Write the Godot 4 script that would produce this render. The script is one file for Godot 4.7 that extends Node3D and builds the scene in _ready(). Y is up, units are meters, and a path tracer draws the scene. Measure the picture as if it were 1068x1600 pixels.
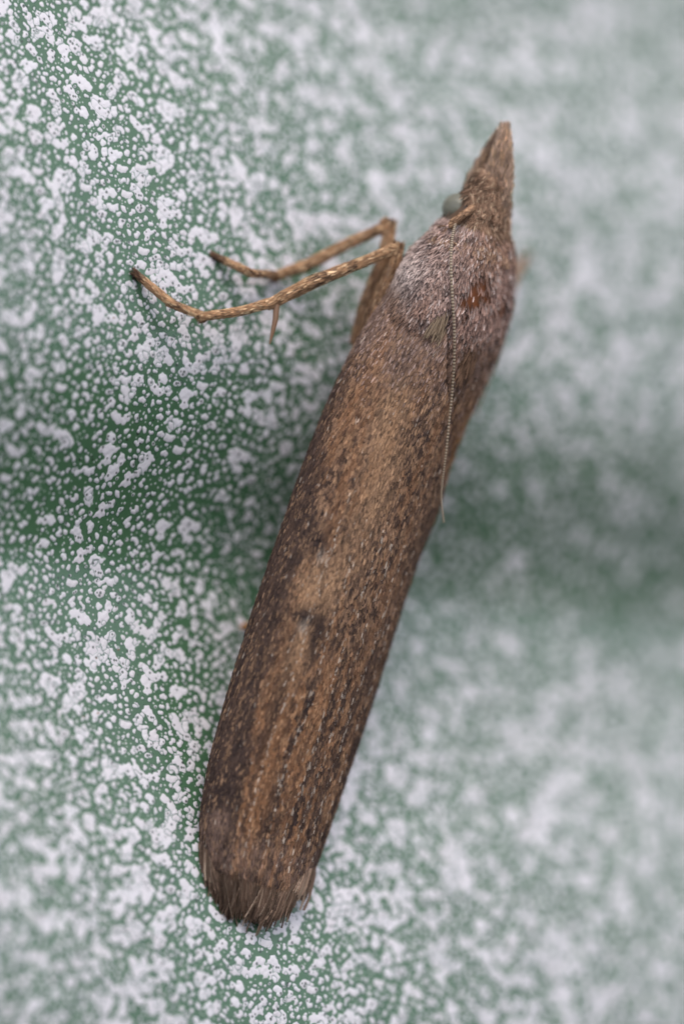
extends Node3D
# A snout moth resting on a ribbed, green painted sheet that is spattered with white paint.
# Real size: lengths in the tables below are in units of M (0.0122 mm), turned to metres by W().

const M := 1.22e-5
const CAM_D := 0.150
const K := 0.68            # how steeply the sheet runs away from the lens
const TILT := 0.18
const RIB := 1150.0        # rib pitch
const RIB_A := 50.0        # rib depth
const TEX := 2048

var rng := RandomNumberGenerator.new()
var base_at := Vector3.ZERO

# ------------------------------------------------------------------ small helpers
func put(node: Node3D, called: String, parent: Node) -> Node3D:
	node.name = called
	parent.add_child(node, true)
	return node

func tag(o: Node, label := "", category := "", group := "", kind := "") -> void:
	if label: o.set_meta("label", label)
	if category: o.set_meta("category", category)
	if group: o.set_meta("group", group)
	if kind: o.set_meta("kind", kind)

# table units (x right, y down, depth) -> metres relative to the thing's base
func W(x: float, y: float, z: float) -> Vector3:
	var zz := z * M
	var s := (CAM_D - zz) / CAM_D * M
	return Vector3((x - 534.0) * s, (800.0 - y) * s, zz) - base_at

func lin(r: float, g: float, b: float) -> Color:
	return Color(r / 255.0, g / 255.0, b / 255.0).srgb_to_linear()

func mesh_of(v: PackedVector3Array, n: PackedVector3Array, c: PackedColorArray, idx: PackedInt32Array, mat: Material) -> ArrayMesh:
	var a := []
	a.resize(Mesh.ARRAY_MAX)
	a[Mesh.ARRAY_VERTEX] = v
	a[Mesh.ARRAY_NORMAL] = n
	a[Mesh.ARRAY_COLOR] = c
	a[Mesh.ARRAY_INDEX] = idx
	var m := ArrayMesh.new()
	m.add_surface_from_arrays(Mesh.PRIMITIVE_TRIANGLES, a)
	m.surface_set_material(0, mat)
	return m

# a grid of points (rows x cols) as a smooth mesh
func grid_mesh(p: PackedVector3Array, c: PackedColorArray, rows: int, cols: int, mat: Material, flip := false) -> ArrayMesh:
	var n := PackedVector3Array()
	n.resize(p.size())
	var idx := PackedInt32Array()
	for i in rows:
		for j in cols:
			var k := i * cols + j
			var du := p[mini(i + 1, rows - 1) * cols + j] - p[maxi(i - 1, 0) * cols + j]
			var dv := p[i * cols + mini(j + 1, cols - 1)] - p[i * cols + maxi(j - 1, 0)]
			var nn := (du * 1e4).cross(dv * 1e4)
			if nn.length() < 1e-9: nn = Vector3(0, 0, 1)
			n[k] = nn.normalized() * (-1.0 if flip else 1.0)
			if i < rows - 1 and j < cols - 1:
				if flip: idx.append_array([k, k + cols, k + 1, k + 1, k + cols, k + cols + 1])
				else: idx.append_array([k, k + 1, k + cols, k + 1, k + cols + 1, k + cols])
	return mesh_of(p, n, c, idx, mat)

# tapered tube through points [x, y, z, radius] in table units
func tube_mesh(pts: Array, sides: int, mat: Material, col: Callable, sub := 6) -> ArrayMesh:
	var path := []
	for i in pts.size() - 1:
		for s in sub:
			var f := float(s) / sub
			path.append(lerp4(pts, i, f))
	path.append(pts[-1])
	var p := PackedVector3Array()
	var c := PackedColorArray()
	var rows := path.size() + 2
	for i in rows:
		var q = path[clampi(i - 1, 0, path.size() - 1)]
		var qa = path[clampi(i - 2, 0, path.size() - 1)]
		var qb = path[clampi(i, 0, path.size() - 1)]
		var d := (Vector3(qb[0], qb[1], qb[2]) - Vector3(qa[0], qa[1], qa[2])).normalized()
		var side := d.cross(Vector3(0.1, 0.05, 1)).normalized()
		var up := side.cross(d)
		var r: float = 0.01 if i == 0 or i == rows - 1 else q[3]
		for k in sides + 1:
			var a := TAU * k / sides
			var o := (side * cos(a) + up * sin(a)) * r
			p.append(W(q[0] + o.x, q[1] + o.y, q[2] + o.z))
			c.append(col.call(float(i) / rows, float(k) / sides))
	return grid_mesh(p, c, rows, sides + 1, mat)

func lerp4(pts: Array, i: int, f: float) -> Array:
	var a = pts[maxi(i - 1, 0)]
	var b = pts[i]
	var c = pts[i + 1]
	var d = pts[mini(i + 2, pts.size() - 1)]
	var o := []
	for k in 4:
		# mostly straight runs with a little rounding at the joints
		o.append(lerpf(lerpf(b[k], c[k], f), cubic_interpolate(b[k], c[k], a[k], d[k], f), 0.35 if k < 3 else 0.0))
	return o

# ------------------------------------------------------------------ the sheet
func frame() -> Array:
	var n := Vector3(K, TILT * K, 1).normalized()
	var r := Vector3(1, -0.11, -K * (1 - TILT * 0.11)).normalized()
	var v := r.cross(n).normalized()
	if v.y > 0: v = -v
	return [Vector3(0, 0, -K * 290.0), r, v, n]

func rib(b: float) -> float:
	# short steep face below each crown, long easy one above the next
	var f := fposmod(b + 270.0, RIB) / RIB
	var ph := PI * f / 0.36 if f < 0.36 else PI + PI * (f - 0.36) / 0.64
	return RIB_A * (cos(ph) - 0.12 * cos(2 * ph))

func sheet_z(x: float, y: float) -> float:
	var f := frame()
	var X := x - 534.0
	var Y := 800.0 - y
	var z := -K * (X + 290.0 + TILT * Y)
	var b := (Vector3(X, Y, z) - (f[0] as Vector3)).dot(f[2])
	return z + rib(b) / (f[3] as Vector3).z

func blob(r: float, lobes: int, ringed: bool, holes: int) -> Array:
	var cs := []
	var at := Vector2.ZERO
	var dir := rng.randf() * TAU
	for i in lobes:
		var rr := r * rng.randf_range(0.55, 1.0) if lobes > 1 else r
		cs.append([at, rr])
		dir += rng.randf_range(-1.3, 1.3)
		var st := rr * rng.randf_range(0.7, 1.35)
		if rng.randf() < 0.3: at = cs[rng.randi() % cs.size()][0]
		at += Vector2(cos(dir), sin(dir)) * st
	var lo := Vector2(1e6, 1e6)
	var hi := -lo
	for q in cs:
		lo = lo.min(q[0] - Vector2.ONE * (q[1] + 4.0))
		hi = hi.max(q[0] + Vector2.ONE * (q[1] + 4.0))
	var w := int(ceil(hi.x - lo.x)) + 1
	var h := int(ceil(hi.y - lo.y)) + 1
	var im := Image.create_empty(w, h, false, Image.FORMAT_RGBA8)
	var hm := Image.create_empty(w, h, false, Image.FORMAT_RGBA8)
	var pins := []
	for i in holes:
		var q = cs[rng.randi() % cs.size()]
		pins.append([q[0] + Vector2(rng.randf_range(-0.5, 0.5), rng.randf_range(-0.5, 0.5)) * q[1], rng.randf_range(0.9, 1.9)])
	var wob := rng.randf() * 10.0
	var white := lin(1, 1, 1)
	white = Color(0.865, 0.835, 0.85).lerp(Color(0.89, 0.865, 0.88), rng.randf())
	var ringc := Color(0.245, 0.33, 0.29)
	var ring_w := rng.randf_range(1.0, 1.9)
	var rim := []
	var gap := rng.randf_range(0.9, 2.8)
	for j in h:
		for i in w:
			var p := lo + Vector2(i, j)
			var d := 1e6
			for q in cs:
				var e: float = p.distance_to(q[0]) - q[1]
				var kk := clampf(0.5 + 0.5 * (e - d) / (r * 0.35), 0.0, 1.0)
				d = lerpf(e, d, kk) - r * 0.35 * kk * (1 - kk) if d < 1e5 else e
			if r > 3.0:
				d += sin(p.x * 0.55 + wob) * sin(p.y * 0.6 + wob * 1.7) * minf(1.9, r * 0.2) + sin(p.x * 0.21 - p.y * 0.17 + wob) * minf(2.4, r * 0.22)
			var a := clampf(0.5 - d * 0.8, 0.0, 1.0)
			var col := white
			var hgt := clampf(0.62 - d / maxf(r, 3.0) * 0.5, 0.6, 1.0)
			for q in pins:
				var hole := clampf(0.6 - (p.distance_to(q[0]) - q[1]) * 0.8, 0.0, 1.0)
				col = col.lerp(Color(0.24, 0.27, 0.25), hole * 0.85)
				hgt = lerpf(hgt, 0.5, hole)
			var ra := clampf(0.5 - (d - ring_w) * 0.7, 0.0, 1.0) * (0.48 if ringed else 0.0)
			if absf(d - gap) < 0.5 and rng.randf() < 0.5: rim.append(Vector2i(i, j))
			var oa := a + ra * (1 - a)
			if oa > 0.004:
				var oc := (col * a + ringc * (ra * (1 - a))) / oa
				im.set_pixel(i, j, Color(oc.r, oc.g, oc.b, oa))
				var oh := (hgt * a + 0.42 * ra * (1 - a)) / oa
				hm.set_pixel(i, j, Color(oh, oh, oh, oa))
	for q in cs: rim.append(Vector2i(Vector2(q[0]) - lo))
	return [im, hm, rim]

# would this droplet touch one that is already there?
func clear_of(hgt: Image, b: Array, x: int, y: int) -> bool:
	var rim: Array = b[2]
	var n := rim.size()
	if hgt.get_pixel(posmod(x + rim[n - 1].x, TEX), posmod(y + rim[n - 1].y, TEX)).r > 0.5: return false
	for p in rim:
		if hgt.get_pixel(posmod(x + p.x, TEX), posmod(y + p.y, TEX)).r > 0.5: return false
	return true

func stamp(img: Image, hgt: Image, b: Array, x: int, y: int) -> void:
	var s := (b[0] as Image).get_size()
	var rc := Rect2i(Vector2i.ZERO, s)
	for ox in ([0, -TEX] if x + s.x > TEX else [0]):
		for oy in ([0, -TEX] if y + s.y > TEX else [0]):
			img.blend_rect(b[0], rc, Vector2i(x + ox, y + oy))
			hgt.blend_rect(b[1], rc, Vector2i(x + ox, y + oy))

func paint_material(tile: float) -> StandardMaterial3D:
	rng.seed = 4711
	var img := Image.create_empty(TEX, TEX, false, Image.FORMAT_RGBA8)
	img.fill(Color(0.29, 0.42, 0.305))
	var hgt := Image.create_empty(TEX, TEX, false, Image.FORMAT_RGBA8)
	hgt.fill(Color(0.45, 0.45, 0.45))
	# faint unevenness of the green coat
	var soft := []
	for i in 10:
		var s := 60 + 30 * i
		var im := Image.create_empty(s, s, false, Image.FORMAT_RGBA8)
		var tint := Color(0.25, 0.375, 0.26) if i % 2 else Color(0.32, 0.44, 0.355)
		for y in s:
			for x in s:
				var d := Vector2(x - s / 2.0, y - s / 2.0).length() / (s / 2.0)
				tint.a = 0.22 * smoothstep(1.0, 0.0, d)
				im.set_pixel(x, y, tint)
		var blank := Image.create_empty(s, s, false, Image.FORMAT_RGBA8)
		soft.append([im, blank])
	for i in 500:
		stamp(img, hgt, soft[rng.randi() % 10], rng.randi() % TEX, rng.randi() % TEX)
	var tiny := []
	var small := []
	var medium := []
	var large := []
	var specks := []
	for i in 16: tiny.append(blob(rng.randf_range(0.8, 1.7), 1, false, 0))
	for i in 30: small.append(blob(rng.randf_range(1.7, 3.3), 1 + i % 3, i % 4 != 0, 1 if i % 14 == 0 else 0))
	for i in 48: medium.append(blob(rng.randf_range(2.6, 5.4), 1 + i % 5, i % 5 != 0, 1 if i % 4 == 0 else 0))
	for i in 36: large.append(blob(rng.randf_range(4.6, 8.6), 3 + i % 7, i % 3 != 0, 1 + i % 3))
	for i in 8:
		var im := Image.create_empty(7, 7, false, Image.FORMAT_RGBA8)
		var r := rng.randf_range(0.7, 2.0)
		for y in 7:
			for x in 7:
				im.set_pixel(x, y, Color(0.17, 0.19, 0.18, clampf(0.6 - (Vector2(x - 3, y - 3).length() - r), 0, 1) * 0.8))
		specks.append([im, Image.create_empty(7, 7, false, Image.FORMAT_RGBA8)])
	var fn := FastNoiseLite.new()
	fn.seed = 5
	fn.frequency = 0.009
	var unit := tile / M / TEX   # table units per texel
	# [droplets, tries, how much they keep to the crowns, may they run together]
	for pass_ in [[large, 4800, 1.0, 1.0], [medium, 9500, 0.95, 1.0], [large, 15000, 0.95, 0.04], [medium, 75000, 0.65, 0.03], [medium, 60000, 0.45, 0.0], [small, 130000, 0.25, 0.01], [tiny, 130000, 0.1, 0.0]]:
		for i in pass_[1]:
			var x := rng.randi() % TEX
			var y := rng.randi() % TEX
			# the spray met the ribs' crowns most, the troughs least
			var b := y * unit - RIB
			var e := fposmod(b - 20.0 + RIB / 2, RIB) - RIB / 2
			var dip := exp(-pow(e / 215.0, 2.0))
			var dens: float = (1.0 - dip * lerpf(0.36, 0.9, pass_[2]) * (1.0 - 0.18 * cos(TAU * (float(x) / TEX - 0.12)))) + fn.get_noise_2d(x, y) * 0.65 * pass_[2] - 0.16 * cos(TAU * (float(x) / TEX - 0.22))* pass_[2]
			if rng.randf() < dens:
				var drop = pass_[0][rng.randi() % pass_[0].size()]
				if rng.randf() < pass_[3] or clear_of(hgt, drop, x, y):
					stamp(img, hgt, drop, x, y)
	for i in 2600:
		stamp(img, hgt, specks[rng.randi() % 8], rng.randi() % TEX, rng.randi() % TEX)
	# a few rusty grains
	for i in 60:
		var im := Image.create_empty(9, 9, false, Image.FORMAT_RGBA8)
		for y in 9:
			for x in 9:
				im.set_pixel(x, y, Color(0.45, 0.30, 0.19, clampf(2.2 - Vector2(x - 4, (y - 4) * 1.4).length() + rng.randf_range(-0.8, 0.8), 0, 1) * 0.7))
		stamp(img, hgt, [im, Image.create_empty(9, 9, false, Image.FORMAT_RGBA8)], rng.randi() % TEX, rng.randi() % TEX)
	var mat := StandardMaterial3D.new()
	mat.resource_name = "spattered paint"
	img.convert(Image.FORMAT_RGB8)
	mat.albedo_texture = ImageTexture.create_from_image(img)
	var nm: Image = hgt.duplicate()
	nm.bump_map_to_normal_map(1.4)
	mat.normal_enabled = true
	mat.normal_scale = 1.0
	mat.normal_texture = ImageTexture.create_from_image(nm)
	hgt.convert(Image.FORMAT_RGB8)
	mat.roughness_texture = ImageTexture.create_from_image(hgt)
	mat.roughness = 0.62
	mat.metallic_specular = 0.58
	return mat

func build_sheet() -> void:
	base_at = Vector3.ZERO
	var f := frame()
	var o: Vector3 = f[0]
	var r: Vector3 = f[1]
	var v: Vector3 = f[2]
	var n: Vector3 = f[3]
	var tile := 2.0 * RIB
	var st := SurfaceTool.new()
	st.begin(Mesh.PRIMITIVE_TRIANGLES)
	var half := 7.0 * RIB
	var rows := 980
	var cols := [-half, -1200.0, 0.0, 1200.0, half]
	for side in 2:
		for i in rows + 1:
			var b := -half + 2 * half * i / rows
			var slope := (rib(b + 1) - rib(b - 1)) / 2.0
			var nn := (n - v * slope).normalized()
			for a in cols:
				st.set_normal(nn if side == 0 else -nn)
				st.set_uv(Vector2(a / tile + 0.37, b / tile + 0.5))
				var p: Vector3 = o + r * float(a) + v * b + n * (rib(b) - 60.0 * side)
				st.add_vertex(p * M)
		var nc := cols.size()
		for i in rows:
			for j in nc - 1:
				var k := side * (rows + 1) * nc + i * nc + j
				var q := [k, k + 1, k + nc, k + 1, k + nc + 1, k + nc]
				if side == 1: q.reverse()
				for e in q: st.add_index(e)
	st.generate_tangents()
	var m := st.commit()
	m.surface_set_material(0, paint_material(tile * M))
	var mi := MeshInstance3D.new()
	mi.mesh = m
	put(mi, "painted_metal_sheet", self)
	tag(mi, "green painted ribbed metal sheet spattered with white paint droplets behind the moth", "sheet", "", "structure")

# ------------------------------------------------------------------ the moth's shape
# tail at (400,1430), axis towards the head; t runs along it, w across it
const TX := 400.0
const TY := 1430.0
const AXX := 0.3051
const AXY := -0.9523
var T_WL := PackedFloat32Array()
var T_WR := PackedFloat32Array()
var T_ZC := PackedFloat32Array()
var T_HZ := PackedFloat32Array()

func tabulate(keys: Array, col: int) -> PackedFloat32Array:
	var out := PackedFloat32Array()
	for i in 281:
		var t := -60.0 + i * 5.0
		var k := 0
		while k < keys.size() - 2 and keys[k + 1][0] < t: k += 1
		var a = keys[maxi(k - 1, 0)]
		var b = keys[k]
		var c = keys[k + 1]
		var d = keys[mini(k + 2, keys.size() - 1)]
		var f := clampf((t - b[0]) / (c[0] - b[0]), 0, 1)
		out.append(cubic_interpolate_in_time(b[col], c[col], a[col], d[col], f, c[0] - b[0], minf(a[0] - b[0], -1e-3), maxf(d[0] - b[0], c[0] - b[0] + 1e-3)))
	return out

func tab(a: PackedFloat32Array, t: float) -> float:
	var x := clampf((t + 60.0) / 5.0, 0.0, 279.99)
	var i := int(x)
	return lerpf(a[i], a[i + 1], x - i)

func make_tables() -> void:
	var side := [
		[-60, -12, 20], [-10, -52, 36], [0, -64, 42], [20, -82, 49], [40, -97, 55], [60, -107, 60], [110, -124, 64], [187, -138, 66], [269, -144, 68], [362, -147, 69.5], [477, -147.5, 69],
		[583, -145, 69], [678, -143, 72], [763, -139, 75], [828, -133, 79], [903, -122, 88], [950, -111, 90.5], [990, -101, 90],
		[1030, -94, 86], [1063, -84, 77], [1102, -64, 65], [1140, -50, 48], [1175, -36, 36], [1205, -24, 24], [1220, -10, 8], [1340, -10, 8]]
	T_WL = tabulate(side, 1)
	T_WR = tabulate(side, 2)
	var depth := [
		[-60, 4, 18], [0, 2, 28], [40, 2, 38], [110, -6, 54], [300, -30, 80], [600, -52, 92], [900, -80, 96], [1030, -86, 92],
		[1063, -84, 84], [1102, -80, 70], [1140, -76, 58], [1175, -72, 46], [1205, -70, 30], [1220, -70, 8], [1340, -70, 8]]
	T_ZC = tabulate(depth, 1)
	T_HZ = tabulate(depth, 2)

# point of the outer form in table units
func form(t: float, th: float, sc: float) -> Vector3:
	var wl := tab(T_WL, t)
	var wr := tab(T_WR, t)
	var wc := (wl + wr) / 2
	var hw := (wr - wl) / 2
	var s := sin(th)
	var c := cos(th)
	# a little fuller than an ellipse on the flanks, like wings rolled round the body
	var w := wc + hw * sc * s
	var z := tab(T_ZC, t) + tab(T_HZ, t) * sc * (c if c > 0 else c * 0.8) - 0.34 * (w - wc)
	var x := TX + AXX * t - AXY * w
	var y := TY + AXY * t + AXX * w
	return Vector3(x, y, maxf(z, sheet_z(x, y) + 4.0))

func FW(p: Vector3) -> Vector3:
	return W(p.x, p.y, p.z)

func img_xy(t: float, w: float) -> Vector2:
	return Vector2(TX + AXX * t - AXY * w, TY + AXY * t + AXX * w)

# where the left forewing's inner edge lies over the right one
func edge_th(t: float) -> float:
	var keys := [[0.0, 2.2], [500.0, 2.1], [610.0, 1.9], [700.0, 1.5], [770.0, 1.12], [830.0, 0.8], [890.0, 0.42], [960.0, 0.16], [1010.0, 0.1]]
	for i in keys.size() - 1:
		if t <= keys[i + 1][0]:
			return lerpf(keys[i][1], keys[i + 1][1], clampf((t - keys[i][0]) / (keys[i + 1][0] - keys[i][0]), 0, 1))
	return 0.1

func body_scale(t: float) -> float:
	return lerpf(0.84, 1.0, smoothstep(860.0, 965.0, t))

func wing_scale(t: float, th: float) -> float:
	var s := 1.0
	# tuck under the thorax at the shoulder
	s -= 0.09 * smoothstep(930.0, 1010.0, t) * smoothstep(-1.4, -0.5, th)
	return s

# ------------------------------------------------------------------ scale and hair cover
var leaf: ArrayMesh
var hair: ArrayMesh

func sliver(mat: Material, wide: Array) -> ArrayMesh:
	var v := PackedVector3Array()
	var n := PackedVector3Array()
	var c := PackedColorArray()
	var idx := PackedInt32Array()
	for i in wide.size():
		var y: float = wide[i][0]
		var x: float = wide[i][1]
		var z := 0.16 * sin(PI * y * 0.9)
		for s in [-1.0, 0.0, 1.0]:
			v.append(Vector3(s * x, y, z - absf(s) * 0.10))
			n.append(Vector3(s * 0.45, (y - 0.5) * 0.35, 1).normalized())
			var g := lerpf(0.8, 1.12, y)
			c.append(Color(g, g, g))
		if i > 0:
			var k := i * 3
			for e in 2:
				idx.append_array([k + e - 3, k + e, k + e - 2, k + e - 2, k + e, k + e + 1])
	return mesh_of(v, n, c, idx, mat)

func cover(parent: Node, called: String, mesh: Mesh, items: Array) -> void:
	# items: [origin, along (length vector), normal, width, colour]
	var mm := MultiMesh.new()
	mm.transform_format = MultiMesh.TRANSFORM_3D
	mm.use_colors = true
	mm.mesh = mesh
	mm.instance_count = items.size()
	var buf := PackedFloat32Array()
	buf.resize(items.size() * 16)
	for i in items.size():
		var it = items[i]
		var y: Vector3 = it[1]
		var nn: Vector3 = it[2]
		var x: Vector3 = y.normalized().cross(nn).normalized() * float(it[3])
		var z: Vector3 = x.normalized().cross(y.normalized()) * y.length() * 0.5
		var o: Vector3 = it[0]
		var c: Color = it[4]
		var k := i * 16
		buf[k] = x.x; buf[k + 1] = y.x; buf[k + 2] = z.x; buf[k + 3] = o.x
		buf[k + 4] = x.y; buf[k + 5] = y.y; buf[k + 6] = z.y; buf[k + 7] = o.y
		buf[k + 8] = x.z; buf[k + 9] = y.z; buf[k + 10] = z.z; buf[k + 11] = o.z
		buf[k + 12] = c.r; buf[k + 13] = c.g; buf[k + 14] = c.b; buf[k + 15] = 1.0
	mm.buffer = buf
	var mi := MultiMeshInstance3D.new()
	mi.multimesh = mm
	put(mi, called, parent)
	tag(mi, "", "", "", "stuff")

# one scale on the form
func lay(t: float, th: float, sc: float, length: float, width: float, lift: float, stray: float, col: Color, raise := 0.0, forward := false) -> Array:
	var p := form(t, th, sc)
	var pt := form(t + 6.0, th, sc) - p
	var pq := form(t, th + 0.05, sc) - p
	pt.y = -pt.y
	pq.y = -pq.y
	var n := pq.cross(pt).normalized()
	var d := (pt if forward else -pt).normalized()
	var side := d.cross(n)
	d = (d + side * rng.randfn(0, stray) + n * lift).normalized()
	n = (n - d * n.dot(d) + side * rng.randfn(0, 0.25)).normalized()
	n = (n - d * n.dot(d)).normalized()
	return [FW(p) + n * raise * M, d * length * M, n, width * M, col]

# ------------------------------------------------------------------ colours of the wings
var f_stripe := FastNoiseLite.new()
var f_fine := FastNoiseLite.new()
var f_patch := FastNoiseLite.new()
var f_mid := FastNoiseLite.new()
const GAIN := 1.38
const FUR := 1.1

func spot(q: Vector2, x: float, y: float, along: float, across: float) -> float:
	var d := q - Vector2(x, y)
	var a := d.x * AXX + d.y * AXY
	var b := d.x * -AXY + d.y * AXX
	return exp(-(a * a) / (along * along) - (b * b) / (across * across))

func wing_color(t: float, th: float, q: Vector2, left: bool) -> Color:
	var tan_ := lin(131, 102, 83)
	var pale := lin(160, 126, 98)
	var orange := lin(128, 91, 65)
	var brown := lin(84, 65, 55)
	var dark := lin(48, 39, 38)
	var flank := lin(72, 57, 51)
	var white := lin(188, 172, 158)
	var rosy := lin(138, 112, 100)
	var a := th * 105.0 + 9.0 * f_patch.get_noise_2d(t * 2.2, th * 60.0) + 3.0 * f_fine.get_noise_2d(t * 0.5, th * 40.0)
	var s := f_stripe.get_noise_2d(a * 1.0, t * 0.055) * 1.6
	var fi := f_fine.get_noise_2d(a, t * 0.12)
	var pa := f_patch.get_noise_2d(a, t * 0.5)
	# upper part: tan mixed with brown; lower part: long orange and dark streaks
	var low := smoothstep(520.0, 330.0, t)
	var mid := f_mid.get_noise_2d(a, t * 0.30) * 1.5
	var fleck := f_mid.get_noise_2d(a * 2.1 + 500.0, t * 0.55) * 1.5
	var blotch := f_mid.get_noise_2d(a * 0.45 - 300.0, t * 0.16) * 1.6
	var c := tan_.lerp(brown, clampf(0.3 + pa * 0.8 + mid * 1.2 + fi * 0.2, 0, 1))
	c = c.lerp(dark, 0.55 * smoothstep(0.2, 0.75, blotch + 0.5 * mid) * smoothstep(960.0, 500.0, t))
	c = c.lerp(pale, clampf(smoothstep(0.1, 0.6, fleck + 0.3 * mid), 0, 1) * 0.6)
	c = c.lerp(dark, clampf(smoothstep(0.04, 0.42, -fleck - 0.6 * mid), 0, 1) * 0.92)
	c = c.lerp(orange, clampf(smoothstep(0.0, 0.5, s + fi * 0.4) * 0.55, 0, 1) * (1.0 - 0.4 * low))
	var st := s * 1.25 + mid * 0.3 + fi * 0.15
	c = c.lerp(brown.lerp(orange, smoothstep(-0.12, 0.3, st)), low * 0.7)
	c = c.lerp(dark, low * smoothstep(0.05, -0.28, st) * clampf(0.85 + pa * 0.8, 0.4, 1.0))
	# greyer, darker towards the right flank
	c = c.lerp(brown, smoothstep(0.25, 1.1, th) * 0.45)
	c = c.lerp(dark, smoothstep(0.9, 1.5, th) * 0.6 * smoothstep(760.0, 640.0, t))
	# dark costal flank on the left
	var edge := -0.54 + pa * 0.22 + mid * 0.10 + fi * 0.1 - smoothstep(480.0, 860.0, t) * 0.52
	c = c.lerp(flank.lerp(dark, clampf(0.35 + fi * 0.6 + mid * 0.9, 0, 1)), smoothstep(edge + 0.16, edge - 0.14, th) * 0.93)
	# markings
	c = c.lerp(orange, 0.6 * spot(q, 600, 540, 60, 12))
	c = c.lerp(orange, 0.45 * spot(q, 555, 640, 70, 22))
	c = c.lerp(pale, 0.6 * spot(q, 610, 650, 90, 22))
	c = c.lerp(pale, 0.55 * spot(q, 590, 760, 90, 22))
	c = c.lerp(pale, 0.8 * spot(q, 487, 908, 42, 17))
	c = c.lerp(pale, 0.7 * spot(q, 520, 905, 60, 14))
	c = c.lerp(pale, 0.85 * spot(q, 462, 1030, 75, 14))
	c = c.lerp(orange, 0.85 * spot(q, 437, 1120, 90, 14))
	c = c.lerp(orange, 0.75 * spot(q, 412, 1230, 90, 15))
	c = c.lerp(orange, 0.6 * spot(q, 428, 1060, 70, 8))
	c = c.lerp(orange, 0.5 * spot(q, 470, 1190, 110, 9))
	c = c.lerp(dark, 1.0 * spot(q, 499, 838, 27, 20))
	c = c.lerp(dark, 1.0 * spot(q, 479, 956, 16, 32))
	c = c.lerp(dark, 1.0 * spot(q, 499, 982, 30, 11))
	c = c.lerp(white, 0.6 * spot(q, 504, 860, 10, 5))
	c = c.lerp(white, 0.6 * spot(q, 476, 971, 9, 6))
	c = c.lerp(dark, 0.75 * spot(q, 632, 555, 36, 16))
	c = c.lerp(dark, 0.85 * spot(q, 437, 1095, 70, 7))
	c = c.lerp(dark, 0.85 * spot(q, 345, 1235, 34, 14))
	c = c.lerp(dark, 0.7 * spot(q, 341, 1295, 16, 8))
	c = c.lerp(rosy, 0.8 * spot(q, 345, 1272, 16, 14))
	# frosted band above the fringe, then a row of dark dots
	c = c.lerp(rosy, 0.55 * smoothstep(150.0, 95.0, t) * clampf(0.55 + fi, 0, 1))
	var dh := t - hem(clampf(th, -1.57, 1.57)) - 9.0
	c = c.lerp(dark, 0.92 * exp(-dh * dh / 55.0) * smoothstep(-0.3, 0.4, sin(th * 15.0)))
	if not left:
		c = lin(112, 84, 66).lerp(brown, clampf(0.4 + fi + pa, 0, 1))
		c = c.lerp(lin(140, 98, 58), smoothstep(1.0, 1.4, th) * 0.5)
	c = c.lerp(lin(122, 99, 89), 0.6 * smoothstep(830.0, 965.0, t + pa * 60.0))
	if t > 800.0 and rng.randf() < 0.25 * smoothstep(800.0, 960.0, t): c = c.lerp(lin(160, 136, 128), 0.7)
	c = c.lerp(pale, low * 0.4 * smoothstep(0.25, 0.6, st) * smoothstep(-0.2, 0.3, fleck))
	# individual scales
	var r := rng.randf()
	if r < 0.12: c = c.lerp(dark, 0.65)
	elif r < 0.24: c = c.lerp(pale, 0.42)
	elif r < 0.25: c = c.lerp(white, 0.45)
	elif r < 0.4: c = c.lerp(brown, 0.4)
	# pale dashes along the veins
	var vein := 9.0
	for k in 6:
		var tv := [-0.22, 0.12, 0.40, 0.62, 0.86, 1.12][k] as float
		vein = minf(vein, absf(th - tv - 0.02 * sin(t * 0.02 + k)))
	if left and vein < 0.028 and t < 640 and t > 90 and f_fine.get_noise_2d(t * 0.9, th * 300.0) > -0.05 and rng.randf() < 0.34:
		c = c.lerp(white, 0.6)
	var g := exp(rng.randfn(0, 0.19)) * GAIN
	return Color(c.r * g, c.g * g, c.b * g)

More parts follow.
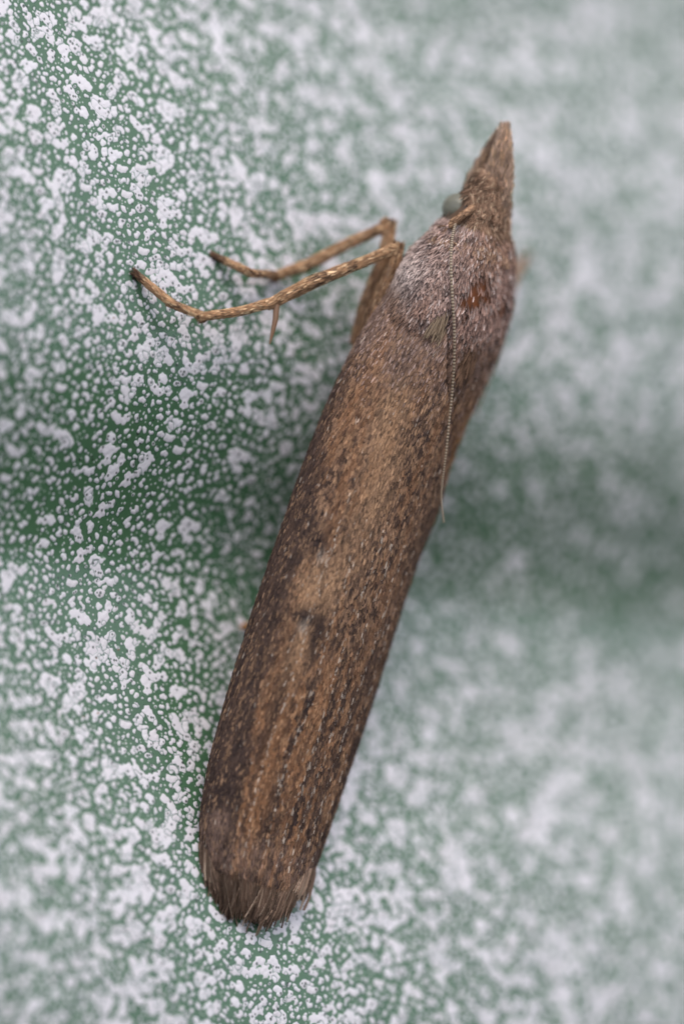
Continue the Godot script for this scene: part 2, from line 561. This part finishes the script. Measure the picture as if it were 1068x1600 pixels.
func build_moth() -> void:
	rng.seed = 99
	make_tables()
	for f in [f_stripe, f_fine, f_patch, f_mid]:
		(f as FastNoiseLite).noise_type = FastNoiseLite.TYPE_SIMPLEX_SMOOTH
	f_stripe.seed = 3; f_stripe.frequency = 0.045
	f_fine.seed = 8; f_fine.frequency = 0.11
	f_mid.seed = 21; f_mid.frequency = 0.06
	f_patch.seed = 12; f_patch.frequency = 0.014
	base_at = Vector3.ZERO
	var bz := sheet_z(420, 1400) + 2.0
	base_at = W(420, 1400, bz)

	var skin := StandardMaterial3D.new()
	skin.resource_name = "moth cuticle"
	skin.vertex_color_use_as_albedo = true
	skin.roughness = 0.33
	var fur := StandardMaterial3D.new()
	fur.resource_name = "moth scales"
	fur.vertex_color_use_as_albedo = true
	fur.roughness = 0.75
	fur.metallic_specular = 0.22
	leaf = sliver(fur, [[0.0, 0.16], [0.35, 0.42], [0.75, 0.5], [0.93, 0.34], [1.0, 0.08]])
	hair = sliver(fur, [[0.0, 0.4], [0.45, 0.5], [0.8, 0.32], [1.0, 0.04]])

	var moth := Node3D.new()
	moth.position = base_at
	put(moth, "moth", self)
	tag(moth, "slender brown snout moth with streaked folded wings resting head up on the spattered green sheet", "moth")

	# ---- body: abdomen, thorax and head in one skin
	var p := PackedVector3Array()
	var c := PackedColorArray()
	var rows := 260
	var cols := 110
	for i in rows:
		var t := lerpf(60.0, 1219.0, float(i) / (rows - 1))
		for j in cols + 1:
			var th := -PI + TAU * j / cols
			var q := form(t, th, body_scale(t) * 0.985)
			p.append(FW(q))
			var cc := lin(140, 82, 50) if t > 930 else lin(80, 60, 48)
			if t > 930 and not in_bald(Vector2(q.x, q.y)) and spot(Vector2(q.x, q.y), 769, 338, 11, 9) < 0.5: cc = lin(108, 82, 66)
			c.append(Color(cc.r, cc.g, cc.b) * 0.85)
	var body := MeshInstance3D.new()
	body.mesh = grid_mesh(p, c, rows, cols + 1, skin)
	put(body, "body", moth)
	build_thorax_fur(body)
	build_head(body, moth, skin)

	# ---- wings
	build_wing(moth, true, skin)
	build_wing(moth, false, skin)
	build_legs(moth, skin)
	build_antennae(moth, skin)

# where the wing's membrane ends and the fringe begins
func hem(th: float) -> float:
	var w := sin(th)
	return 54.0 - 4.0 * smoothstep(-0.2, -0.6, w) + 46.0 * smoothstep(-0.7, -1.0, w) + 56.0 * smoothstep(0.6, 1.0, w)

func build_wing(moth: Node3D, left: bool, skin: Material) -> void:
	var p := PackedVector3Array()
	var c := PackedColorArray()
	var rows := 120
	var cols := 60
	var t0 := 58.0 if left else 230.0
	var t1 := 1015.0
	for i in rows:
		var t := lerpf(t0, t1, float(i) / (rows - 1))
		for j in cols:
			var f := float(j) / (cols - 1)
			var e := edge_th(t)
			var th := lerpf(-2.0, e, f) if left else lerpf(maxf(e - 0.5, -0.2), 2.2, f)
			var lap := 7.0 * smoothstep(-0.2, e, th) * smoothstep(580.0, 800.0, t) if left else -2.0
			if left: t = maxf(t, hem(clampf(th, -1.57, 1.57)))
			var q := form(t, th, wing_scale(t, th) + lap / 100.0)
			p.append(FW(q))
			var k := lin(84, 64, 52) if left else lin(92, 70, 54)
			c.append(k * 0.6)
	var wing := MeshInstance3D.new()
	wing.mesh = grid_mesh(p, c, rows, cols, skin)
	put(wing, "forewing", moth)
	if left: tag(wing, "left forewing with dark flank, orange streaks and pale vein dashes")
	else: tag(wing, "right forewing, a plain brown strip below the antenna")
	# scales
	var items := []
	var n := 120000 if left else 12000
	for i in n:
		var t := rng.randf_range(t0 + 4.0, 1000.0) if left else rng.randf_range(620.0, 985.0)
		var e := edge_th(t)
		var th := asin(clampf(rng.randf_range(-1, 1), -1, 1)) * rng.randf_range(0.9, 1.25)
		if rng.randf() < 0.3: th = rng.randf_range(-1.9, 1.9)
		if left and th > e - 0.01: continue
		if not left and (th < e - 0.06 or th > 2.0): continue
		if left and t < hem(clampf(th, -1.57, 1.57)) - 4.0: continue
		if th > -0.55 and t > 975.0 - 20.0 * cos(th * 3.0): continue
		var lap := 7.0 * smoothstep(-0.2, e, th) * smoothstep(580.0, 800.0, t) if left else -2.0
		var sc := wing_scale(t, th) + lap / 100.0
		var w := tab(T_WL, t) + (tab(T_WR, t) - tab(T_WL, t)) * (0.5 + 0.5 * sin(th))
		var q := img_xy(t, w)
		var col := wing_color(t, th, q, left)
		var ln := rng.randf_range(9.0, 17.0)
		items.append(lay(t, th, sc, ln, rng.randf_range(2.0, 3.3), rng.randf_range(0.02, 0.19), 0.12, col, rng.randf_range(0.3, 1.6)))
	# the fine hair fringe along the wing's end
	if left:
		for i in 13000:
			var th := asin(clampf(rng.randf_range(-1, 1), -1, 1)) * 1.12
			if absf(th) > 1.5: continue
			var ahead := rng.randf_range(-12.0, 6.0) if rng.randf() < 0.7 else rng.randf_range(6.0, 40.0)
			var t := hem(clampf(th, -1.57, 1.57)) + ahead
			var tuft := sin(th * 13.0) * 0.06 + sin(th * 31.0 + 1.0) * 0.05
			var col := lin(146, 121, 104).lerp(lin(86, 69, 60), rng.randf())
			if rng.randf() < 0.16: col = lin(150, 130, 114)
			var g := exp(rng.randfn(0, 0.25)) * GAIN
			col = col * g
			var ln := (rng.randf_range(44.0, 62.0) * (1.0 - 0.28 * absf(sin(th * 9.0 + 0.6)) * rng.randf()) * (1.0 - 0.35 * pow(rng.randf(), 3.0)) + ahead)
			ln *= 1.0 + 0.45 * f_mid.get_noise_2d(th * 190.0, 77.0) * 1.4
			if rng.randf() < 0.02: ln *= 1.35
			if ahead >= 6.0: ln = rng.randf_range(14.0, 30.0)
			if absf(th + 0.02) < 0.07 and ahead < 6.0: ln *= 0.75
			if ahead > 6.0: col = col.lerp(wing_color(t + 14.0, th, Vector2.ZERO, true), 0.75)
			elif ahead > -2.0 and sin(th * 15.0) > 0.1: col *= 0.5
			var it := lay(t, th, 0.965, ln, rng.randf_range(0.7, 1.4), rng.randf_range(-0.02, 0.10), 0.10, col, rng.randf_range(0.0, 2.5))
			var d: Vector3 = it[1]
			var side := d.cross(it[2])
			it[1] = d + side * tuft
			items.append(it)
	cover(wing, "wing_scales", leaf, items)

func in_bald(q: Vector2) -> bool:
	for s in [[733, 472, 20, 12], [749, 450, 16, 18], [758, 464, 9, 14], [783, 480, 7, 18], [740, 460, 13, 13], [770, 492, 7, 8], [724, 498, 7, 6]]:
		var dx: float = (q.x - s[0]) / s[2]
		var dy: float = (q.y - s[1]) / s[3]
		if dx * dx + dy * dy < 0.95 + 0.9 * f_fine.get_noise_2d(q.x * 0.9, q.y * 0.9): return true
	return false

# does a hair rooted at q and lying towards the tail cross a bare patch?
func over_bald(q: Vector2, ln: float) -> bool:
	for k in 4:
		if in_bald(q + Vector2(-AXX, -AXY) * ln * (0.3 * k)): return true
	return false

func build_thorax_fur(body: Node3D) -> void:
	var items := []
	var lilac := lin(162, 137, 128)
	var pale := lin(190, 174, 168)
	var dark := lin(62, 52, 51)
	var brown := lin(112, 82, 66)
	var rosy := lin(152, 120, 106)
	for i in 30000:
		var t := rng.randf_range(895.0, 1128.0)
		var th := rng.randf_range(-1.9, 1.9)
		# the fur ends in a rounded apron over the wing roots
		var apron := 935.0 - 40.0 * cos(th * 1.5 - 0.3)
		if th < -0.3: apron = lerpf(apron, 1010.0, smoothstep(-0.5, -1.3, th))
		if t < apron + rng.randf_range(-14.0, 48.0): continue
		var into := smoothstep(95.0, 8.0, t - apron)
		var w := tab(T_WL, t) + (tab(T_WR, t) - tab(T_WL, t)) * (0.5 + 0.5 * sin(th))
		var q := img_xy(t, w)
		var ln := rng.randf_range(9.0, 19.0)
		if over_bald(q + Vector2(rng.randfn(0, 1.5), rng.randfn(0, 1.5)), ln * (1.0 if rng.randf() < 0.8 else 0.3)) and rng.randf() < 0.955: continue
		var pa := f_patch.get_noise_2d(q.x * 1.8, q.y * 1.8)
		var c := lilac.lerp(brown, clampf(smoothstep(1010.0, 915.0, t) * 0.75 + pa * 0.7, 0, 1))
		c = c.lerp(lin(138, 108, 97), 0.75 * smoothstep(-0.25, 0.3, th))
		c = c.lerp(lin(118, 91, 75), into)
		c = c.lerp(pale, 0.75 * spot(q, 642, 420, 38, 30))
		c = c.lerp(rosy, 0.8 * spot(q, 668, 470, 28, 16))
		c = c.lerp(dark, 0.75 * spot(q, 645, 452, 16, 10))
		c = c.lerp(dark, 0.85 * spot(q, 668, 500, 9, 22))
		c = c.lerp(dark, 0.8 * spot(q, 702, 490, 24, 6))
		c = c.lerp(dark, 0.5 * spot(q, 670, 372, 12, 18))
		c = c.lerp(lin(150, 116, 92), 0.7 * spot(q, 765, 385, 34, 22))
		c = c.lerp(dark, 0.5 * smoothstep(0.8, 1.4, th) * clampf(0.6 + pa * 1.4, 0, 1))
		c = c.lerp(dark, clampf(f_mid.get_noise_2d(q.x * 1.6, q.y * 1.6) * 1.6 - 0.25, 0, 0.7))
		var r := rng.randf()
		if r < 0.17: c = c.lerp(dark, 0.8)
		elif r < 0.30: c = c.lerp(pale, 0.7 * (1.0 - into * 0.85))
		var g := exp(rng.randfn(0, 0.26)) * FUR * 1.24
		items.append(lay(t, th, body_scale(t), ln, rng.randf_range(1.2, 2.3), rng.randf_range(0.03, lerpf(0.42, 0.14, into)), 0.24, c * g, rng.randf_range(0.0, 2.0)))
	# longer tufts at the rear of the thorax
	for k in [0, 3]:
		var cx := [690.0, 668.0, 640.0, 730.0, 655.0][k] as float
		var cy := [498.0, 470.0, 470.0, 560.0, 478.0][k] as float
		var tone := [lin(160, 138, 116), rosy, lin(124, 100, 88), lin(126, 98, 80), lin(128, 98, 84)][k] as Color
		var d0 := Vector2(cx - TX, cy - TY)
		var t := d0.x * AXX + d0.y * AXY
		var w := d0.x * -AXY + d0.y * AXX
		for i in 70:
			var ww := w + rng.randfn(0, 5)
			var wl := tab(T_WL, t)
			var wr := tab(T_WR, t)
			var th := asin(clampf((ww - (wl + wr) / 2) / ((wr - wl) / 2), -0.99, 0.99))
			items.append(lay(t + rng.randfn(0, 7), th, 1.02, rng.randf_range(22, 38), rng.randf_range(1.6, 3.0), rng.randf_range(0.0, 0.22), 0.12, tone * rng.randf_range(0.45, 1.1), 2.0))
	cover(body, "thorax_hair", leaf, items)

func build_head(body: Node3D, moth: Node3D, skin: Material) -> void:
	# face and crown scales
	var items := []
	var tan_ := lin(166, 133, 110)
	var dark := lin(84, 66, 56)
	for i in 7500:
		var t := rng.randf_range(1095.0, 1214.0)
		var th := rng.randf_range(-2.0, 2.0)
		var w := tab(T_WL, t) + (tab(T_WR, t) - tab(T_WL, t)) * (0.5 + 0.5 * sin(th))
		var q := img_xy(t, w)
		if spot(q, 769, 338, 11, 9) > 0.5 or q.distance_to(Vector2(711, 324)) < 26.0 or q.distance_to(Vector2(724, 312)) < 3.0: continue
		var c := tan_.lerp(dark, clampf(0.25 + 0.6 * f_patch.get_noise_2d(q.x * 2.4, q.y * 2.4) + 0.5 * smoothstep(-0.5, -1.2, th), 0, 1))
		if rng.randf() < 0.15: c = lin(196, 168, 142)
		c = c.lerp(dark, 0.6 * spot(q, 770, 366, 8, 26))
		var it := lay(t, th, 1.0, rng.randf_range(11, 20), rng.randf_range(1.3, 2.4), rng.randf_range(0.05, 0.3), 0.28, c * exp(rng.randfn(0, 0.2)) * FUR, 0.5, t > rng.randf_range(1115.0, 1200.0))
		# crown scales swirl away from the parting
		var d: Vector3 = it[1]
		it[1] = d + d.cross(it[2]) * (0.8 * sin(t * 0.11) * sin(th * 2.0))
		items.append(it)
	cover(body, "head_hair", leaf, items)
	# eyes
	var em := StandardMaterial3D.new()
	em.resource_name = "compound eye"
	em.albedo_color = Color(0.45, 0.46, 0.41)
	em.roughness = 0.36
	em.rim_enabled = true
	em.rim = 0.15
	var nt := NoiseTexture2D.new()
	nt.width = 256
	nt.height = 256
	nt.seamless = true
	nt.noise = FastNoiseLite.new()
	nt.noise.frequency = 0.03
	var ramp := Gradient.new()
	ramp.set_color(0, Color(0.42, 0.41, 0.36))
	ramp.set_color(1, Color(0.50, 0.49, 0.43))
	nt.color_ramp = ramp
	em.albedo_color = Color.WHITE
	em.albedo_texture = nt
	for e in [[715.0, 326.0, -53.0], [766.0, 343.0, -128.0]]:
		var s := SphereMesh.new()
		s.radius = 25.0 * M
		s.height = 49.0 * M
		s.radial_segments = 40
		s.rings = 20
		s.material = em
		var eye := MeshInstance3D.new()
		eye.mesh = s
		eye.position = W(e[0], e[1], e[2])
		eye.rotation = Vector3(0.3, 0.2, -0.3)
		put(eye, "eye", moth)
	# snout: two palps thickly clad in scales
	for k in 2:
		var pts: Array = [[[768, 345, -64, 21], [772, 305, -60, 22], [780, 264, -58, 15], [785, 230, -58, 8], [787, 206, -58, 3]], [[733, 330, -86, 16], [744, 292, -86, 15], [757, 260, -84, 11], [768, 234, -80, 6], [774, 220, -78, 2.5]]][k]
		var cb := lin(164, 139, 122) if k == 0 else lin(132, 111, 97)
		var palp := MeshInstance3D.new()
		palp.mesh = tube_mesh(pts, 20, skin, func(_a, _b): return cb * 0.7)
		put(palp, "palp", moth)
		tag(palp, ["longer tan palp forming the snout's tip", "shorter darker palp on the left of the snout"][k])
		var it := []
		for i in (4200 if k == 0 else 2600):
			var s := rng.randf() * (pts.size() - 1.25)
			var a := rng.randf() * TAU
			var light := f_fine.get_noise_2d(s * 40.0, a * 8.0)
			var cc := cb.lerp(lin(74, 58, 50), clampf(0.12 + light + 0.22 * sin(s * 3.0 + 1.0), 0, 0.75))
			if rng.randf() < 0.16: cc = lin(186, 154, 124)
			if k == 0 and s > 3.3: cc = cc.lerp(lin(160, 138, 122), 0.5)
			it.append(on_tube(pts, s, a, rng.randf_range(11, 25), rng.randf_range(0.9, 1.7), rng.randf_range(0.02, 0.30) * (1.0 - 0.85 * s / pts.size()), 0.24 * (1.0 - 0.7 * s / pts.size()), cc * exp(rng.randfn(0, 0.3)) * FUR * 1.38))
		cover(palp, "palp_scales", leaf, it)

func on_tube(pts: Array, s: float, a: float, ln: float, wd: float, lift: float, stray: float, col: Color) -> Array:
	var i := int(s)
	var q := lerp4(pts, i, s - i)
	var qb := lerp4(pts, i, minf(s - i + 0.05, 1.0))
	var d := Vector3(qb[0] - q[0], qb[1] - q[1], qb[2] - q[2])
	if d.length() < 1e-4: d = Vector3(pts[i + 1][0] - pts[i][0], pts[i + 1][1] - pts[i][1], pts[i + 1][2] - pts[i][2])
	d.y = -d.y
	d = d.normalized()
	var side := d.cross(Vector3(0.1, -0.05, 1)).normalized()
	var up := side.cross(d)
	var n := side * cos(a) + up * sin(a)
	var o := W(q[0], q[1], q[2]) + n * float(q[3]) * M
	var dd := (d + d.cross(n) * rng.randfn(0, stray) + n * lift).normalized()
	n = (n - dd * n.dot(dd)).normalized()
	return [o, dd * ln * M, n, wd * M, col]

func build_legs(moth: Node3D, skin: Material) -> void:
	var z1 := sheet_z(214, 430)
	var z2 := sheet_z(340, 402)
	var z3 := sheet_z(822, 402)
	var z4 := sheet_z(384, 979)
	var legs := [
		# front leg of the near side: femur along the flank, tibia, tarsus bent on the sheet
		[[[560, 560, -70, 9], [578, 500, -58, 12], [612, 420, -50, 10.5], [621, 388, -46, 9], [606, 393, -42, 8], [560, 412, -34, 9], [490, 440, -26, 11], [432, 470, -18, 9], [424, 473, -17, 7.5], [372, 487, -10, 7], [322, 494, z1 + 22, 6.5], [318, 494, z1 + 20, 6], [272, 476, z1 + 15, 6.5], [240, 451, z1 + 9, 6], [214, 429, z1 + 7, 4.5]], "bent near leg with a spur, its foot farthest out on the sheet"],
		[[[553, 540, -104, 9], [571, 478, -98, 12], [600, 402, -98, 11], [609, 352, -98, 9], [598, 356, -96, 8], [545, 380, -100, 9], [482, 413, -104, 9.5], [440, 428, -106, 7], [434, 430, -106, 6], [395, 427, z2 + 16, 6], [370, 416, z2 + 11, 5.5], [338, 401, z2 + 7, 4]], "upper leg raised at the knee, its foot short of the longer one"],
		[[[790, 470, -170, 11], [800, 440, -230, 10], [812, 415, -320, 8], [819, 405, z3 + 60, 4.5], [824, 400, z3 + 8, 3.5]], "leg on the far side of the head, out of focus"],
		[[[470, 955, -150, 8], [430, 965, -120, 7], [404, 975, z4 + 14, 6], [384, 979, z4 + 6, 4]], "orange tip of a hind leg under the left wing edge"],
	]
	for li in legs.size():
		var pts: Array = legs[li][0]
		var cb := lin(158, 122, 92) if li < 2 else (lin(140, 108, 88) if li == 2 else lin(168, 110, 56))
		for q in pts: q[3] *= 0.88
		var leg := MeshInstance3D.new()
		leg.mesh = tube_mesh(pts, 14, skin, func(_a, _b): return cb * 0.7)
		put(leg, "leg", moth)
		tag(leg, legs[li][1])
		var it := []
		var count := [7500, 5600, 700, 400][li] as int
		for i in count:
			var s := rng.randf() * (pts.size() - 1.02)
			var a := rng.randf() * TAU
			var seg := int(s)
			var cc := cb.lerp(lin(104, 80, 62), clampf(0.25 + f_fine.get_noise_2d(s * 30.0, a * 6.0) * 0.9, 0, 1))
			var band := f_patch.get_noise_2d(s * 60.0, li * 50.0)
			if band > 0.12 and rng.randf() < 0.5: cc = cc.lerp(lin(60, 47, 42), 0.8)
			if rng.randf() < 0.14: cc = lin(196, 166, 132)
			if li == 0 and seg < 2 or li == 1 and seg < 2: cc = cc.lerp(lin(100, 76, 60), 0.5)
			if (li == 0 or li == 1) and s > pts.size() - 1.7 : cc = cc.lerp(lin(66, 48, 40), 0.75)
			it.append(on_tube(pts, s, a, rng.randf_range(8, 15), rng.randf_range(1.2, 2.1), rng.randf_range(0.01, 0.10), 0.08, cc * exp(rng.randfn(0, 0.25)) * FUR * 1.3))
		cover(leg, "leg_scales", leaf, it)
		if li == 0:
			var sp := [[432, 476, -16, 5], [430, 500, -14, 4.5], [425, 522, -12, 3], [421, 538, -10, 0.8]]
			var spur := MeshInstance3D.new()
			spur.mesh = tube_mesh(sp, 10, skin, func(_a, _b): return lin(150, 112, 84) * 0.85)
			put(spur, "spur", leg)
		if li < 2:
			var e = pts[-1]
			for k in [-1.0, 1.0]:
				var claw := MeshInstance3D.new()
				claw.mesh = tube_mesh([[e[0], e[1], e[2], 2.4], [e[0] - 5, e[1] + 1 + 3 * k, e[2] + 1, 2.0], [e[0] - 7, e[1] + 5 + 4 * k, e[2] - 4, 0.7]], 8, skin, func(_a, _b): return lin(52, 38, 32))
				put(claw, "claw", leg)

func build_antennae(moth: Node3D, skin: Material) -> void:
	var zt := func(x: float, y: float) -> float:
		var d := Vector2(x - TX, y - TY)
		var t := d.x * AXX + d.y * AXY
		var w := d.x * -AXY + d.y * AXX
		var wl := tab(T_WL, t)
		var wr := tab(T_WR, t)
		var th := asin(clampf((w - (wl + wr) / 2) / ((wr - wl) / 2), -0.97, 0.97))
		return form(t, th, 1.0).z
	for k in 2:
		var xy: Array = [[[712, 346], [706, 372], [704, 410], [706, 460], [709, 510], [709, 560], [706, 610], [701, 660], [696, 710], [691, 750], [689, 780], [693, 817]],
			[[789, 352], [797, 380], [799, 420], [797, 470], [790, 520], [776, 566], [758, 610], [742, 650]]][k]
		var pts := []
		for i in xy.size():
			var f := float(i) / (xy.size() - 1)
			var z: float = zt.call(xy[i][0], xy[i][1]) + 16.0 if k == 0 else -120.0 - 20.0 * f
			if k == 0 and i > 6: z = maxf(z, pts[-1][2] - 5.0)
			if k == 0 and i == 0: z = zt.call(716, 348) + 14.0
			pts.append([xy[i][0], xy[i][1], z, lerpf(2.4, 1.2, f) if k == 0 else lerpf(2.6, 1.3, f)])
		# beaded shaft: pale scale rings on a dark thread
		var path := []
		var n := 330
		for i in n:
			var s := float(i) / n * (pts.size() - 1)
			var q := lerp4c(pts, int(s), s - int(s))
			var ph := fposmod(i / 3.0, 1.0)
			q[3] *= ([0.78, 1.1, 1.0][i % 3] as float) * rng.randf_range(0.86, 1.14)
			path.append(q)
		var ring := [lin(76, 58, 47), lin(212, 190, 164), lin(172, 146, 120)]
		var ant := MeshInstance3D.new()
		ant.mesh = tube_mesh(path, 10, skin, func(a, _b): return ring[posmod(int(round(a * (n + 2))) - 1, 3)] * 0.85, 1)
		put(ant, "antenna", moth)
		tag(ant, ["beaded antenna swept back along the wings", "antenna on the far side, along the body's right edge"][k])
		# the thick first joint, clad in tan scales
		var sc: Array = [[[740, 323, -16, 5], [727, 333, -6, 6], [713, 344, -4, 6], [707, 350, -4, 3]], [[783, 335, -60, 6], [787, 344, -70, 7], [789, 352, -90, 4]]][k]
		var scape := MeshInstance3D.new()
		scape.mesh = tube_mesh(sc, 14, skin, func(_a, _b): return lin(150, 116, 90) * 0.8)
		put(scape, "antenna_base", ant)
		var it := []
		for i in 420:
			var cc := lin(168, 132, 104).lerp(lin(104, 78, 62), rng.randf() * 0.8)
			it.append(on_tube(sc, rng.randf() * (sc.size() - 1.02), rng.randf() * TAU, rng.randf_range(6, 10), rng.randf_range(1.8, 2.8), 0.06, 0.1, cc * exp(rng.randfn(0, 0.25)) * FUR))
		cover(ant, "antenna_scales", leaf, it)

func lerp4c(pts: Array, i: int, f: float) -> Array:
	var a = pts[maxi(i - 1, 0)]
	var b = pts[i]
	var c = pts[mini(i + 1, pts.size() - 1)]
	var d = pts[mini(i + 2, pts.size() - 1)]
	var o := []
	for k in 4: o.append(cubic_interpolate(b[k], c[k], a[k], d[k], f))
	return o

# ------------------------------------------------------------------
func _ready() -> void:
	# camera: a long macro lens, wide open enough to lose the far side of the sheet
	var cam := Camera3D.new()
	cam.name = "camera"
	cam.position = Vector3(0, 0, CAM_D)
	var at := CameraAttributesPhysical.new()
	var half := atan(800.0 * M / CAM_D)
	at.frustum_focal_length = 35.0 / (2.0 * tan(half))
	at.frustum_focus_distance = CAM_D - 0.00015
	at.frustum_near = 0.02
	at.frustum_far = 20.0
	at.exposure_aperture = at.frustum_focal_length / 12.0
	cam.attributes = at
	add_child(cam)
	cam.current = true
	cam.near = 0.02
	cam.far = 20.0
	cam.fov = rad_to_deg(2.0 * half)

	# overcast daylight
	var sky := ProceduralSkyMaterial.new()
	sky.sky_top_color = Color(0.93, 0.95, 1.0)
	sky.sky_horizon_color = Color(0.86, 0.93, 1.0)
	sky.sky_curve = 0.2
	sky.ground_bottom_color = Color(0.17, 0.155, 0.115)
	sky.ground_horizon_color = Color(0.21, 0.195, 0.15)
	sky.ground_curve = 0.05
	sky.sun_angle_max = 30.0
	var e := Environment.new()
	e.background_mode = Environment.BG_SKY
	e.sky = Sky.new()
	e.sky.sky_material = sky
	e.tonemap_mode = Environment.TONE_MAPPER_LINEAR
	e.tonemap_exposure = 1.53
	e.sdfgi_enabled = true
	e.ssao_enabled = true
	e.ssil_enabled = true
	var we := WorldEnvironment.new()
	we.name = "world_environment"
	we.environment = e
	add_child(we)
	var sun := DirectionalLight3D.new()
	sun.name = "sun"
	sun.light_energy = 0.36
	sun.light_color = Color(1.0, 0.97, 0.94)
	sun.light_angular_distance = 25.0
	sun.shadow_enabled = true
	sun.look_at_from_position(Vector3(0.4, 1.6, 0.8), Vector3.ZERO)
	add_child(sun)

	build_sheet()
	build_moth()
